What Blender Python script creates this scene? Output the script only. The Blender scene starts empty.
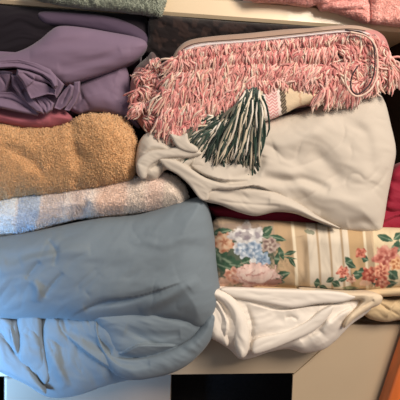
import bpy, math, random
import numpy as np
from mathutils import Vector, Matrix, Euler

scene = bpy.context.scene
C = scene.collection
rng = np.random.default_rng(7)
random.seed(7)

# ------------------------------------------------------------------ camera
F = 480.0
cam_d = bpy.data.cameras.new('camera'); cam = bpy.data.objects.new('camera', cam_d); C.objects.link(cam)
cam_d.sensor_width = 36; cam_d.lens = 36*F/400; cam_d.clip_start = 0.02
CAM = Vector((-0.063, -0.60, 1.30))
yaw, pitch, roll = math.radians(6), math.radians(-4), math.radians(2.0)
RM = (Matrix.Rotation(-yaw, 3, 'Z') @ Matrix.Rotation(math.pi/2 + pitch, 3, 'X') @ Matrix.Rotation(roll, 3, 'Z'))
cam.matrix_world = Matrix.Translation(CAM) @ RM.to_4x4()
scene.camera = cam
scene.view_settings.view_transform = 'Standard'
scene.view_settings.look = 'None'
scene.view_settings.gamma = 1
scene.view_settings.use_curve_mapping = False
scene.view_settings.exposure = 0.0

# ------------------------------------------------------------------ light
w = bpy.data.worlds.new('world'); scene.world = w; w.use_nodes = True
w.node_tree.nodes['Background'].inputs[0].default_value = (0.88, 0.94, 1.0, 1)
w.node_tree.nodes['Background'].inputs[1].default_value = 0.30

def area(name, loc, target, size, power, col):
    l = bpy.data.lights.new(name, 'AREA'); l.size = size; l.energy = power; l.color = col
    o = bpy.data.objects.new(name, l); C.objects.link(o); o.location = loc
    o.rotation_euler = (Vector(target)-Vector(loc)).to_track_quat('-Z', 'Y').to_euler()
    return o
area('ceiling_lamp_light', (0.62, -1.0, 1.95), (0.1, 0, 1.25), 0.5, 21, (1.0, 0.86, 0.72))
wl = area('window_daylight', (-0.52, -0.34, 1.0), (-.38, 0, 1.05), 0.2, 2.9, (0.28, 0.58, 1.0))

wl.data.spread = math.radians(62)

# ------------------------------------------------------------------ maths
S = 0.00125
Rn = np.array(RM); Cn = np.array(CAM)
def P(px, py, Y=0.0):
    """point of the vertical plane y = Y (Y may be an array)"""
    px = np.asarray(px, float); py = np.asarray(py, float)
    d = np.stack([(px-200)/F, -(py-200)/F, -np.ones_like(px)], -1) @ Rn.T
    t = (Y - Cn[1]) / d[..., 1]
    return Cn + d*t[..., None]

def spline(pts, n=6, closed=True):
    p = np.array(pts, float); N = len(p); out = []
    rngi = range(N) if closed else range(N-1)
    for i in rngi:
        if closed: a, b, c, d = p[(i-1) % N], p[i], p[(i+1) % N], p[(i+2) % N]
        else: a, b, c, d = p[max(i-1, 0)], p[i], p[i+1], p[min(i+2, N-1)]
        for k in range(n):
            t = k/n
            out.append(0.5*((2*b)+(c-a)*t+(2*a-5*b+4*c-d)*t*t+(3*b-a-3*c+d)*t**3))
    if not closed: out.append(p[-1])
    return np.array(out)

def seg_dist(q, A, B):
    """distances of points q (N,2) to segments; returns dist, nearest, arc index, side"""
    best = np.full(len(q), 1e9); near = np.zeros_like(q); arc = np.zeros(len(q)); side = np.ones(len(q))
    for i in range(len(A)):
        a, b = A[i], B[i]; ab = b-a; L2 = ab@ab
        if L2 < 1e-9: continue
        t = np.clip(((q-a)@ab)/L2, 0, 1)
        n = a + t[:, None]*ab
        e = q-n; d = np.hypot(e[:, 0], e[:, 1])
        m = d < best
        best[m] = d[m]; near[m] = n[m]; arc[m] = i + t[m]
        cr = ab[0]*(q[:, 1]-a[1]) - ab[1]*(q[:, 0]-a[0])
        side[m] = np.where(cr[m] > 0, -1, 1)
    return best, near, arc/len(A), side

def inside(q, poly):
    x, y = q[:, 0], q[:, 1]; r = np.zeros(len(q), bool)
    n = len(poly)
    for i in range(n):
        x1, y1 = poly[i]; x2, y2 = poly[(i+1) % n]
        if y1 == y2: continue
        c = ((y1 > y) != (y2 > y)) & (x < (x2-x1)*(y-y1)/(y2-y1)+x1)
        r ^= c
    return r

_tab = np.random.default_rng(3).random((256, 256))
def vnoise(x, y):
    xi = np.floor(x).astype(int); yi = np.floor(y).astype(int)
    fx = x-xi; fy = y-yi
    fx = fx*fx*(3-2*fx); fy = fy*fy*(3-2*fy)
    g = lambda a, b: _tab[a % 256, b % 256]
    return ((g(xi, yi)*(1-fx)+g(xi+1, yi)*fx)*(1-fy)+(g(xi, yi+1)*(1-fx)+g(xi+1, yi+1)*fx)*fy)*2-1
def fbm(x, y, o=4):
    r = 0; a = 1
    for k in range(o):
        r = r + a*vnoise(x*2**k+17*k, y*2**k+31*k); a *= .5
    return r
def wrinkle(q, ang, lx, ly, seed=0, o=3):
    """long soft wrinkles running along the direction ang"""
    c, s = math.cos(math.radians(ang)), math.sin(math.radians(ang))
    u = (q[:, 0]*c+q[:, 1]*s); v = (-q[:, 0]*s+q[:, 1]*c)
    v = v + 5*vnoise(u/22+seed, v/22)
    n = fbm(u/lx+seed*7.3, v/ly+seed*3.1, o)
    return n

def height(q, d, H, R, folds, wr, tilt=None):
    t = np.clip(d/R, 0, 1)
    h = H*np.sqrt(np.clip(1-(1-t)**2, 0, 1))
    if tilt is not None:
        k = ((q-q.mean(0))@np.array(tilt[:2])); h = h + k*t*np.clip(d/1.5, 0, 1)
    edge = np.clip(d/5, 0, 1)
    for f in folds:
        kind, amp, wd, pts = f[:4]
        pl = spline(pts, 5, False)
        dd, _, arc, side = seg_dist(q, pl[:-1], pl[1:])
        taper = np.clip(np.sin(np.pi*np.clip(arc, 0.001, .999)), 0, 1)**.45
        if kind == 'r':      # ridge / crease
            h = h + amp*np.exp(-(dd/wd)**2)*taper*edge
        elif kind == 'v':    # sharp crease
            h = h + amp*np.exp(-dd/wd)*taper*edge
        else:                # overlapping layer edge, the left side of the run raised
            sd = dd*side
            up = np.clip(sd/1.3+.5, 0, 1)
            h = h + taper*edge*(amp*up*np.exp(-np.clip(sd, 0, None)/wd) - .35*amp*(1-up)*np.exp(-np.clip(-sd, 0, None)/(wd*.5)))
    for (ang, lx, ly, amp, seed) in wr:
        if amp < 0:        # sharp pinched wrinkles
            n = wrinkle(q, ang, lx, ly, seed, 2)
            msk = np.clip(.6+1.2*vnoise(q[:, 0]/28+seed, q[:, 1]/22), 0, 1)
            h = h + amp*np.exp(-np.abs(n)/.16)*edge*msk
        else: h = h + amp*wrinkle(q, ang, lx, ly, seed)*edge
    return h

class Bld:
    def __init__(s): s.v = []; s.f = []; s.c = []; s.n = 0
    def add(s, v, f, c):
        s.v.append(np.asarray(v, float)); s.f += [tuple(int(i)+s.n for i in x) for x in f]
        c = np.asarray(c, float)
        if c.ndim == 1: c = np.tile(c, (len(v), 1))
        s.c.append(c); s.n += len(v)
    def build(s, name, mat, parent=None, smooth=True):
        me = bpy.data.meshes.new(name)
        v = np.concatenate(s.v); me.from_pydata(v.tolist(), [], s.f)
        col = np.concatenate(s.c); col = np.concatenate([col, np.ones((len(col), 1))], 1)
        at = me.color_attributes.new('Col', 'FLOAT_COLOR', 'POINT')
        at.data.foreach_set('color', col.astype(np.float32).ravel())
        me.polygons.foreach_set('use_smooth', [smooth]*len(me.polygons))
        me.materials.append(mat); me.update()
        o = bpy.data.objects.new(name, me); C.objects.link(o)
        if parent is not None:
            o.parent = parent
            o.matrix_parent_inverse = Matrix.Translation(-parent.location)
        return o

def lin(c):
    if isinstance(c, str):
        c = [int(c[i:i+2], 16)/255 for i in (0, 2, 4)]
    c = np.asarray(c, float)
    return np.where(c <= .04045, c/12.92, ((c+.055)/1.055)**2.4)

SHELF_Z = float(P(260, 324, 0.0)[2])      # top of the shelf the linen lies on
def zrow(py): return float(P(210, py, 0.0)[2])
def xcol(px): return float(P(px, 200, 0.0)[0])

def shell(b, outline, Y, H, R, col, folds=(), wr=(), step=1.0, back=0.012, slab=None, smoothn=6, fuzz=0, pile=None, tilt=None):
    """one cloth layer: a rounded, folded front, a wrapped edge of real thickness and,
    with slab=(px0,px1,py0,py1,depth), the body of the folded stack behind it"""
    poly = spline(outline, smoothn) if smoothn else np.array(outline, float)
    if fuzz:
        t = np.arange(len(poly))
        poly = poly + fuzz*np.stack([vnoise(t*.9, t*0+3), vnoise(t*.9, t*0+9)], -1)
    A, B = poly, np.roll(poly, -1, 0)
    x0, y0 = poly.min(0)-step; x1, y1 = poly.max(0)+step
    nx = int((x1-x0)/step)+2; ny = int((y1-y0)/step)+2
    gx, gy = np.meshgrid(x0+np.arange(nx)*step, y0+np.arange(ny)*step)
    q = np.stack([gx.ravel(), gy.ravel()], -1)
    ins = inside(q, poly)
    d, near, _, _ = seg_dist(q, A, B)
    I = ins.reshape(ny, nx)
    cell = I[:-1, :-1] | I[1:, :-1] | I[:-1, 1:] | I[1:, 1:]
    idx = np.arange(nx*ny).reshape(ny, nx)
    q = np.where(ins[:, None], q, near); d = np.where(ins, d, 0)
    cy, cx = np.nonzero(cell)
    quads = np.stack([idx[cy, cx], idx[cy+1, cx], idx[cy+1, cx+1], idx[cy, cx+1]], -1)
    used = np.unique(quads); remap = -np.ones(nx*ny, int); remap[used] = np.arange(len(used))
    q = q[used]; d = d[used]; quads = remap[quads]
    h = height(q, d, H, R, folds, wr, tilt)
    V = P(q[:, 0], q[:, 1], Y - h*S)
    cc = col(q) if callable(col) else np.tile(lin(col), (len(q), 1))
    faces = [tuple(f) for f in quads.tolist()]
    # boundary loops
    cnt = {}
    for f in faces:
        for k in range(4):
            e = (f[k], f[(k+1) % 4]); 
            cnt[e] = 1
    bnd = [e for e in cnt if (e[1], e[0]) not in cnt]
    bv = sorted({i for e in bnd for i in e}); bi = {v: k for k, v in enumerate(bv)}
    Vb = V[bv]; cb = cc[bv]; cen = Vb.mean(0)
    rings = []
    r1 = Vb.copy(); r1[:, 1] = Y+back*.5; r1[:, [0, 2]] = cen[[0, 2]]+(r1[:, [0, 2]]-cen[[0, 2]])*0.992; rings.append(r1)
    r2 = Vb.copy(); r2[:, 1] = Y+back; r2[:, [0, 2]] = cen[[0, 2]]+(r2[:, [0, 2]]-cen[[0, 2]])*0.965; rings.append(r2)
    if slab:
        a0, a1, b0, b1, dep = slab
        X0, X1, Z1, Z0 = xcol(a0), xcol(a1), zrow(b0), max(zrow(b1), SHELF_Z+.0015)
        r3 = r2.copy(); r3[:, 1] = Y+back+.003
        r3[:, 0] = np.clip(r3[:, 0], X0, X1); r3[:, 2] = np.clip(r3[:, 2], Z0, Z1); rings.append(r3)
        r4 = r3.copy(); r4[:, 1] = dep-.02; rings.append(r4)
        c2 = np.array([(X0+X1)/2, (Z0+Z1)/2])
        r5 = r3.copy(); r5[:, 1] = dep; r5[:, [0, 2]] = c2+(r5[:, [0, 2]]-c2)*.9; rings.append(r5)
    n = len(V); allv = [V]; allc = [cc]
    prev = lambda i: i
    offs = n
    for ri, r in enumerate(rings):
        allv.append(r); allc.append(cb)
        for (i, j) in bnd:
            if ri == 0: a, c_ = i, j
            else: a, c_ = offs-len(bv)+bi[i], offs-len(bv)+bi[j]
            faces.append((a, offs+bi[i], offs+bi[j], c_)[::-1] if False else (c_, a, offs+bi[i], offs+bi[j]))
        offs += len(bv)
    # closing cap fan
    last = rings[-1]; allv.append(last.mean(0)[None]); allc.append(cb.mean(0)[None])
    for (i, j) in bnd:
        faces.append((offs-len(bv)+bi[j], offs-len(bv)+bi[i], offs))
    b.add(np.concatenate(allv), faces, np.concatenate(allc))
    # terry loops standing on the front
    if pile:
        dens, ln, wd, var = pile
        v1 = V[quads[:, 0]]; v2 = V[quads[:, 1]]; v3 = V[quads[:, 2]]; v4 = V[quads[:, 3]]
        nn = np.cross(v3-v1, v4-v2); nl = np.linalg.norm(nn, axis=1, keepdims=True); ok = nl[:, 0] > 1e-12
        k = int(ok.sum()*dens*step*step)
        pick = rng.choice(np.nonzero(ok)[0], k)
        a, bb = rng.random((k, 1)), rng.random((k, 1))
        pos = (v1[pick]*(1-a)+v2[pick]*a)*(1-bb)+(v4[pick]*(1-a)+v3[pick]*a)*bb
        nrm = nn[pick]/nl[pick]
        nrm = np.where((nrm[:, 1:2] > 0), -nrm, nrm)
        dr = nrm + rng.normal(0, .45, (k, 3)); dr /= np.linalg.norm(dr, axis=1, keepdims=True)
        t1 = np.cross(dr, rng.normal(0, 1, (k, 3))); t1 /= np.linalg.norm(t1, axis=1, keepdims=True); t2 = np.cross(dr, t1)
        L = ln*S*rng.uniform(.6, 1.3, (k, 1)); W = wd*S
        pts = [pos-dr*L*.3+t1*W, pos-dr*L*.3-t1*W*.5+t2*W*.87, pos-dr*L*.3-t1*W*.5-t2*W*.87,
               pos+dr*L*.7+t1*W*.7, pos+dr*L*.7-t1*W*.35+t2*W*.6, pos+dr*L*.7-t1*W*.35-t2*W*.6]
        VV = np.stack(pts, 1).reshape(-1, 3)
        fc = []
        for i in range(k):
            o = i*6
            fc += [(o, o+1, o+4, o+3), (o+1, o+2, o+5, o+4), (o+2, o, o+3, o+5), (o+3, o+4, o+5)]
        c0 = cc[quads[pick, 0]]*(1+rng.uniform(-var, var, (k, 1)))
        b.add(VV, fc, np.repeat(np.clip(c0, 0, 1), 6, 0))

# ------------------------------------------------------------------ materials
def fabric(name, rough=.9, weave=.0, wscale=900, sheen=.15, mottled=.06, mscale=18, spec=.2):
    m = bpy.data.materials.new(name); m.use_nodes = True
    nt = m.node_tree; N = nt.nodes; L = nt.links; bs = N['Principled BSDF']
    bs.inputs['Roughness'].default_value = rough
    bs.inputs['Specular IOR Level'].default_value = spec
    bs.inputs['Sheen Weight'].default_value = sheen
    bs.inputs['Sheen Roughness'].default_value = .5
    at = N.new('ShaderNodeAttribute'); at.attribute_name = 'Col'
    tc = N.new('ShaderNodeTexCoord')
    nz = N.new('ShaderNodeTexNoise'); nz.inputs['Scale'].default_value = mscale; nz.inputs['Detail'].default_value = 5
    mr = N.new('ShaderNodeMapRange'); mr.inputs['To Min'].default_value = 1-mottled*2; mr.inputs['To Max'].default_value = 1+mottled*2
    vm = N.new('ShaderNodeVectorMath'); vm.operation = 'SCALE'
    L.new(tc.outputs['Object'], nz.inputs['Vector']); L.new(nz.outputs['Fac'], mr.inputs['Value'])
    L.new(at.outputs['Color'], vm.inputs[0]); L.new(mr.outputs['Result'], vm.inputs['Scale'])
    L.new(vm.outputs['Vector'], bs.inputs['Base Color'])
    if weave:
        n2 = N.new('ShaderNodeTexNoise'); n2.inputs['Scale'].default_value = wscale; n2.inputs['Detail'].default_value = 2
        bp = N.new('ShaderNodeBump'); bp.inputs['Strength'].default_value = weave; bp.inputs['Distance'].default_value = .0006
        L.new(tc.outputs['Object'], n2.inputs['Vector']); L.new(n2.outputs['Fac'], bp.inputs['Height']); L.new(bp.outputs['Normal'], bs.inputs['Normal'])
    return m

def plain(name, col, rough=.5, spec=.4, bump=0, bscale=60, var=.04, vscale=6, wood=False, coat=0):
    m = bpy.data.materials.new(name); m.use_nodes = True
    nt = m.node_tree; N = nt.nodes; L = nt.links; bs = N['Principled BSDF']
    bs.inputs['Roughness'].default_value = rough; bs.inputs['Specular IOR Level'].default_value = spec
    bs.inputs['Coat Weight'].default_value = coat
    tc = N.new('ShaderNodeTexCoord'); mp = N.new('ShaderNodeMapping')
    L.new(tc.outputs['Object'], mp.inputs['Vector'])
    if wood: mp.inputs['Scale'].default_value = wood
    nz = N.new('ShaderNodeTexNoise'); nz.inputs['Scale'].default_value = vscale; nz.inputs['Detail'].default_value = 6
    L.new(mp.outputs['Vector'], nz.inputs['Vector'])
    cr = N.new('ShaderNodeValToRGB'); c = lin(col)
    cr.color_ramp.elements[0].position = .3; cr.color_ramp.elements[1].position = .7
    cr.color_ramp.elements[0].color = (*(c*(1-var*2)), 1); cr.color_ramp.elements[1].color = (*np.clip(c*(1+var*2), 0, 1), 1)
    L.new(nz.outputs['Fac'], cr.inputs['Fac']); L.new(cr.outputs['Color'], bs.inputs['Base Color'])
    if bump:
        n2 = N.new('ShaderNodeTexNoise'); n2.inputs['Scale'].default_value = bscale
        bp = N.new('ShaderNodeBump'); bp.inputs['Strength'].default_value = bump; bp.inputs['Distance'].default_value = .001
        L.new(mp.outputs['Vector'], n2.inputs['Vector']); L.new(n2.outputs['Fac'], bp.inputs['Height']); L.new(bp.outputs['Normal'], bs.inputs['Normal'])
    return m

M_sheet = fabric('brushed_cotton_sheet', .85, .25, 1400, .12, .03)
M_smooth = fabric('polycotton_sheet', .7, .12, 1600, .1, .03)
M_terry = fabric('terry_cloth', 1.0, .0, 500, .25, .07, 40)
M_yarn = fabric('acrylic_yarn', .9, 0, 500, .25, .05, 60)
M_woven = fabric('woven_blanket', .95, .5, 700, .2, .06, 60)
M_print = fabric('printed_cotton', .85, .3, 1100, .08, .03, 60)
M_cream = plain('cream_gloss_paint', 'ab9a84', .3, .5, .12, 30, .03)
M_shelf = plain('cream_shelf_paint', 'e6d0ae', .35, .5, .1, 40, .03, coat=.2)
M_cream_lit = plain('lit_cream_gloss_paint', 'bba78c', .3, .5, .12, 30, .03)  # the same cream, made lighter and warmer to put light into the colour
M_door = plain('cream_gloss_door_paint', 'a3968a', .22, .6, .1, 30, .03, coat=.3)
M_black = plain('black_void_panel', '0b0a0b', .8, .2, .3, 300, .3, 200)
M_dark = plain('dark_stained_wood', '3a2a20', .7, .3, .2, 30, .2, 8, wood=(1, 1, .15))
M_orange = plain('orange_varnished_wood', 'c8662c', .4, .5, .1, 40, .22, 30, wood=(1, 1, .12), coat=.3)

# ------------------------------------------------------------------ tags
def tag(o, label, cat, group=None, kind=None):
    o['label'] = label; o['category'] = cat
    if group: o['group'] = group
    if kind: o['kind'] = kind
    return o
def empty(name, loc):
    o = bpy.data.objects.new(name, None); C.objects.link(o); o.location = loc; o.empty_display_size = .05
    return o
def box(b, x0, x1, y0, y1, z0, z1, rot=None, ch=.0015):
    """chamfered box"""
    c = np.array([(x0+x1)/2, (y0+y1)/2, (z0+z1)/2]); hs = np.array([x1-x0, y1-y0, z1-z0])/2; ch = min(ch, hs.min()*.4)
    vs = []; ids = {}
    for sx in (-1, 1):
        for sy in (-1, 1):
            for sz in (-1, 1):
                s = np.array([sx, sy, sz])
                for ax in range(3):
                    v = s*hs - s*ch; v[ax] = s[ax]*hs[ax]
                    ids[(sx, sy, sz, ax)] = len(vs); vs.append(v)
    f = []
    for ax in range(3):
        u, w_ = [(1, 2), (2, 0), (0, 1)][ax]
        for s in (-1, 1):
            q = []
            for a, bq in ((-1, -1), (1, -1), (1, 1), (-1, 1)):
                k = [0, 0, 0]; k[ax] = s; k[u] = a; k[w_] = bq; q.append(ids[(*k, ax)])
            f.append(tuple(q if s > 0 else q[::-1]))
    for ax in range(3):     # edges along ax
        u, w_ = [(1, 2), (2, 0), (0, 1)][ax]
        for a in (-1, 1):
            for bq in (-1, 1):
                k0 = [0, 0, 0]; k0[u] = a; k0[w_] = bq; k1 = list(k0); k0[ax] = -1; k1[ax] = 1
                q = [ids[(*k0, u)], ids[(*k1, u)], ids[(*k1, w_)], ids[(*k0, w_)]]
                f.append(tuple(q if a*bq < 0 else q[::-1]))
    for sx in (-1, 1):
        for sy in (-1, 1):
            for sz in (-1, 1):
                q = [ids[(sx, sy, sz, 0)], ids[(sx, sy, sz, 1)], ids[(sx, sy, sz, 2)]]
                f.append(tuple(q if sx*sy*sz > 0 else q[::-1]))
    vs = np.array(vs)
    if rot is not None: vs = vs @ np.array(rot).T
    b.add(vs+c, f, (1, 1, 1))

def struct(name, mat, *boxes):
    b = Bld()
    for q in boxes: box(b, *q)
    o = b.build(name, mat, None, False); o['kind'] = 'structure'; return o

# ------------------------------------------------------------------ setting
XL, XR = xcol(-70), xcol(412)
DEP = .36
struct('floor', plain('floor_boards', '8a5a38', .5, .4, .1, 40, .2, 20, wood=(.2, 1, 1)), (-2, 2, -2.6, .6, -.02, 0))
struct('wall_back', M_dark, (XL-.02, XR+.12, DEP, DEP+.02, 0, 2.2))
struct('wall_left', M_cream, (XL-.02, XL, 0.0, DEP, 0, 2.2))
struct('wall_right', M_dark, (XR, XR+.02, 0.012, DEP, SHELF_Z+.001, 2.2))

# upper shelf: its front edge slopes a little in the picture
zb0 = P(0, 2.5, 0)[2]; zb1 = P(400, 31.5, 0)[2]; xb0 = P(0, 1, 0)[0]; xb1 = P(400, 31.5, 0)[0]
ang = math.atan2(zb1-zb0, xb1-xb0)
TH = .0245
b = Bld(); xm = (XL+XR)/2; zm = zb0+(xm-xb0)*math.tan(ang)+TH/2
wid = (XR-XL)-.001
box(b, xm-wid/2, xm+wid/2, 0, DEP-.002, zm-TH/2, zm+TH/2, Matrix.Rotation(-ang, 3, 'Y'), .0035)
o = b.build('closet_shelf', M_shelf, None, False)
tag(o, 'cream painted closet shelf board across the top, holding pink and sage towels', 'shelf')
def ztop(px):       # top of the upper shelf at column px
    return zm + (xcol(px)-xm)*math.tan(ang) + TH/2

# lower shelf with its cream front
RAIL0 = float(P(235, 374, 0)[2])
b = Bld()
box(b, XL+.001, XR+.10, .0185, DEP-.002, SHELF_Z-.02, SHELF_Z)
o = b.build('shelf_board', M_cream, None, False)
tag(o, 'cream lower shelf board under both piles of linen', 'shelf')
xo0 = float(P(-30, 385, 0)[0]); xo1 = float(P(295, 385, 0)[0])
XE = float(P(396, 380, 0)[0])
def front_panel():
    zt, zb_ = SHELF_Z+.0005, .05
    xa, xb = XL+.001, XR+.10
    out = []
    for y in (-.0012, .007):
        out += [(xa, y, zt), (xb, y, zt), (xb, y, zb_), (xa, y, zb_), (xo0, y, RAIL0), (xo1, y, RAIL0+.0006), (xo1+.004, y, zb_), (xo0+.002, y, zb_)]
    v = np.array(out)
    f = [(0, 3, 7, 4), (0, 4, 5, 1), (1, 5, 6, 2)]
    f2 = [tuple(i+8 for i in q[::-1]) for q in f]
    side = [(0, 1, 9, 8), (1, 2, 10, 9), (3, 0, 8, 11), (4, 7, 15, 12), (5, 4, 12, 13), (6, 5, 13, 14)]
    b = Bld(); b.add(v, f+f2+side, (1, 1, 1)); o = b.build('trim_1', M_cream, None, False); o['kind'] = 'structure'
    m = o.modifiers.new('bevel', 'BEVEL'); m.width = .0015; m.segments = 2
front_panel()
b = Bld()
fp_ = [(350, 324.6), (293, 375.5), (296, 388), (420, 388), (420, 327.5)]
v0 = P([p[0] for p in fp_], [p[1] for p in fp_], -.0042)
v0[[0, 4], 2] = SHELF_Z+.0005
v0[2] = (v0[2][0]+.004, v0[2][1], .05); v0[3, 2] = .05
v1 = v0.copy(); v1[:, 1] = -.0014
b.add(np.concatenate([v0, v1]), [(4, 3, 2, 1, 0), (5, 6, 7, 8, 9)]+[(i, (i+1) % 5, (i+1) % 5+5, i+5) for i in range(5)], (1, 1, 1))
o = b.build('lit_side_wall_plate', M_cream_lit, None, False); o['kind'] = 'structure'  # thin plate whose lighter cream stands in for a better lit side wall
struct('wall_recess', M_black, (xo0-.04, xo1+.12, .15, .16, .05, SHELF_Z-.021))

b = Bld(); xd0 = float(P(4, 385, 0)[0]); xd1 = float(P(173, 385, .06)[0]); aj = math.radians(20)
wd_ = (xd1-xd0)/math.cos(aj)
box(b, 0, wd_, .001, .017, -.60, 0, None, .002)
V = b.v[-1]; c_, s_ = math.cos(aj), math.sin(aj)
b.v[-1] = np.stack([xd0+V[:, 0]*c_-V[:, 1]*s_, .004+V[:, 0]*s_+V[:, 1]*c_, RAIL0-.004+V[:, 2]], -1)
o = b.build('door_1', M_door, None, False); o['kind'] = 'structure'

# ------------------------------------------------------------------ linens, left pile
# blue sheet
b = Bld()
BLUE = '76828b'
shell(b, [(-30, 318), (-30, 352), (0, 372), (25, 384), (48, 397), (75, 396), (105, 386), (130, 380), (155, 377), (180, 367), (200, 350), (212, 333), (214, 318), (190, 306), (80, 308)],
      -.022, 26, 34, BLUE,
      folds=[('s', 5, 14, [(8, 316), (12, 342), (20, 362), (40, 392)]), ('v', -5, 2.2, [(18, 322), (19, 342), (18, 360)]),
             ('v', -7, 2.2, [(40, 318), (43, 345), (48, 372)]), ('r', 4, 5, [(50, 350), (60, 372), (66, 388)]),
             ('v', -3, 2, [(2, 338), (18, 358), (32, 378)]), ('s', 4, 10, [(66, 335), (86, 352), (110, 368), (130, 374)]),
             ('r', -4, 5, [(70, 330), (95, 345), (112, 352)])],
      wr=[(60, 26, 9, 1.0, 1), (10, 60, 22, 1.5, 2), (70, 40, 14, -1.6, 6)], slab=(-60, 196, 322, 342, .30), step=1.0, back=.016)
# inner fold seen in the open end
shell(b, [(96, 312), (100, 330), (108, 346), (120, 356), (140, 358), (165, 352), (190, 340), (204, 324), (200, 314), (160, 308)],
      -.046, 12, 20, BLUE,
      folds=[('s', 6, 9, [(190, 346), (160, 345), (138, 345), (118, 353), (100, 332)]), ('r', -4, 6, [(125, 330), (150, 336), (180, 334)])],
      wr=[(15, 40, 12, 1.5, 3)], back=.014)
# rim of the fold wrapping round the open end
shell(b, [(97, 320), (104, 345), (119, 356), (142, 357), (170, 349), (190, 338), (200, 326), (204, 318), (212, 312), (217, 318), (213, 336), (199, 355), (181, 369), (158, 377), (132, 380), (112, 372), (100, 350), (93, 330)],
      -.045, 13, 12, BLUE, wr=[(30, 30, 12, 1.2, 5)], folds=[('r', -3, 4, [(105, 350), (122, 364), (150, 364)])], back=.02)
b2 = b; blue = empty('folded_sheet', (xcol(90), .05, SHELF_Z))
tag(blue, 'large dusty blue folded sheet at the bottom of the left pile, sagging over the shelf', 'sheet')
shell(b, [(-20, 318), (10, 320), (14, 338), (22, 358), (38, 380), (46, 394), (30, 386), (8, 374), (-20, 362)], -.050, 4, 5, BLUE, folds=[('v', -4, 2, [(-4, 326), (10, 346), (26, 368)])], wr=[(60, 26, 7, .8, 171)], back=.008)
shell(b, [(19, 316), (39, 316), (42, 336), (47, 358), (50, 376), (44, 384), (32, 368), (22, 350), (18, 334)], -.048, 4, 5, BLUE, wr=[(80, 26, 7, .8, 172)], back=.008)
b.build('lower_fold', M_smooth, blue)
b = Bld()
shell(b, [(-30, 240), (0, 236), (30, 232), (60, 226), (100, 218), (140, 214), (186, 200), (205, 200), (214, 232), (217, 262), (220, 290), (217, 312), (208, 325), (198, 329), (185, 327), (160, 322), (135, 319), (105, 321), (85, 322), (60, 319), (30, 320), (0, 320), (-30, 320)],
      -.040, 34, 46, BLUE,
      folds=[('r', -5, 4, [(84, 309), (100, 303), (125, 300), (160, 290)]), ('s', 5, 10, [(70, 317), (90, 306), (110, 300), (140, 296), (180, 283)]),
             ('v', -4, 2.5, [(44, 297), (52, 285), (63, 273)]), ('r', 4, 4, [(36, 302), (38, 290), (32, 280)]),
             ('v', -3.5, 2.5, [(26, 279), (34, 268), (40, 262)]), ('r', 3, 6, [(20, 262), (50, 254), (90, 250)]),
             ('v', -3, 2.5, [(48, 240), (56, 252), (54, 266)]), ('r', -3, 5, [(150, 317), (175, 300), (190, 288)]),
             ('r', 3, 6, [(140, 312), (168, 298), (200, 280)]), ('v', -3, 2, [(190, 326), (178, 320), (150, 316)]), ('r', -2.5, 4, [(5, 262), (40, 252), (60, 250)])],
      wr=[(-12, 80, 26, 1.6, 11), (-50, 44, 20, -1.1, 12), (-40, 20, 8, .4, 13)], slab=(-60, 205, 238, 321, .30), step=1.2, back=.022)
b.build('upper_fold', M_smooth, blue)

# pastel striped towel
def pastel(q):
    x = q[:, 0]+.15*(q[:, 1]-215)+2*vnoise(q[:, 0]/6, q[:, 1]/6)
    c = np.tile(lin('ebe0d8'), (len(q), 1))
    def band(x0, x1, col, a, soft=3):
        nonlocal c
        m = (np.clip((x-x0)/soft+.5, 0, 1)*np.clip((x1-x)/soft+.5, 0, 1)*a)[:, None]
        c = c*(1-m)+lin(col)*m
    band(-40, 14, 'd4dde4', .8); band(16, 38, 'a9bbd0', .8); band(38, 62, 'd0c0b8', .8); band(68, 84, 'c2a79c', .5, 8)
    band(94, 124, 'e4c4b0', .8, 8); band(124, 142, 'e6d6c8', .8); band(142, 160, 'e2c6b6', .7, 8); band(160, 190, 'e2d4c6', .8)
    return c
b = Bld()
shell(b, [(-30, 205), (0, 198), (20, 195), (60, 190), (90, 186), (130, 178), (158, 172), (178, 178), (188, 192), (186, 205), (178, 209), (150, 212), (110, 217), (78, 219), (50, 226), (25, 234), (0, 238), (-30, 243)],
      -.030, 24, 22, pastel, folds=[('r', -4, 4, [(70, 222), (82, 212), (88, 200)]), ('r', 2, 5, [(90, 214), (110, 205), (150, 203)])],
      wr=[(0, 30, 14, 1.6, 21)], slab=(-60, 178, 197, 233, .28), step=1.2, fuzz=.5, back=.02, pile=(1.5, 1.6, .42, .18))
tag(b.build('folded_towel', M_terry), 'pale terry towel with faint blue and peach stripes between orange towel and blue sheet', 'towel')

# orange towel
b = Bld()
shell(b, [(-30, 124), (0, 125), (25, 128), (48, 128), (68, 124), (80, 117), (98, 114), (120, 117), (129, 124), (135, 136), (138, 152), (137, 166), (131, 180), (115, 184), (85, 190), (50, 195), (20, 197), (4, 200), (-30, 206)],
      -.034, 24, 26, 'd9ae80', folds=[('r', -5, 7, [(76, 122), (72, 140), (80, 165), (76, 190)]), ('r', 4, 10, [(100, 122), (106, 150), (100, 180)]),
      ('r', -4, 3, [(128, 126), (132, 150), (128, 176)]), ('r', -3, 6, [(0, 150), (30, 160), (50, 180)])],
      wr=[(20, 40, 25, 2.0, 31), (70, 12, 8, .7, 32)], slab=(-60, 130, 133, 190, .28), step=1.2, fuzz=.9, back=.02, pile=(1.7, 2.3, .5, .2))
tag(b.build('folded_towel', M_terry), 'thick fluffy golden orange terry towel in the middle of the left pile', 'towel')

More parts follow.
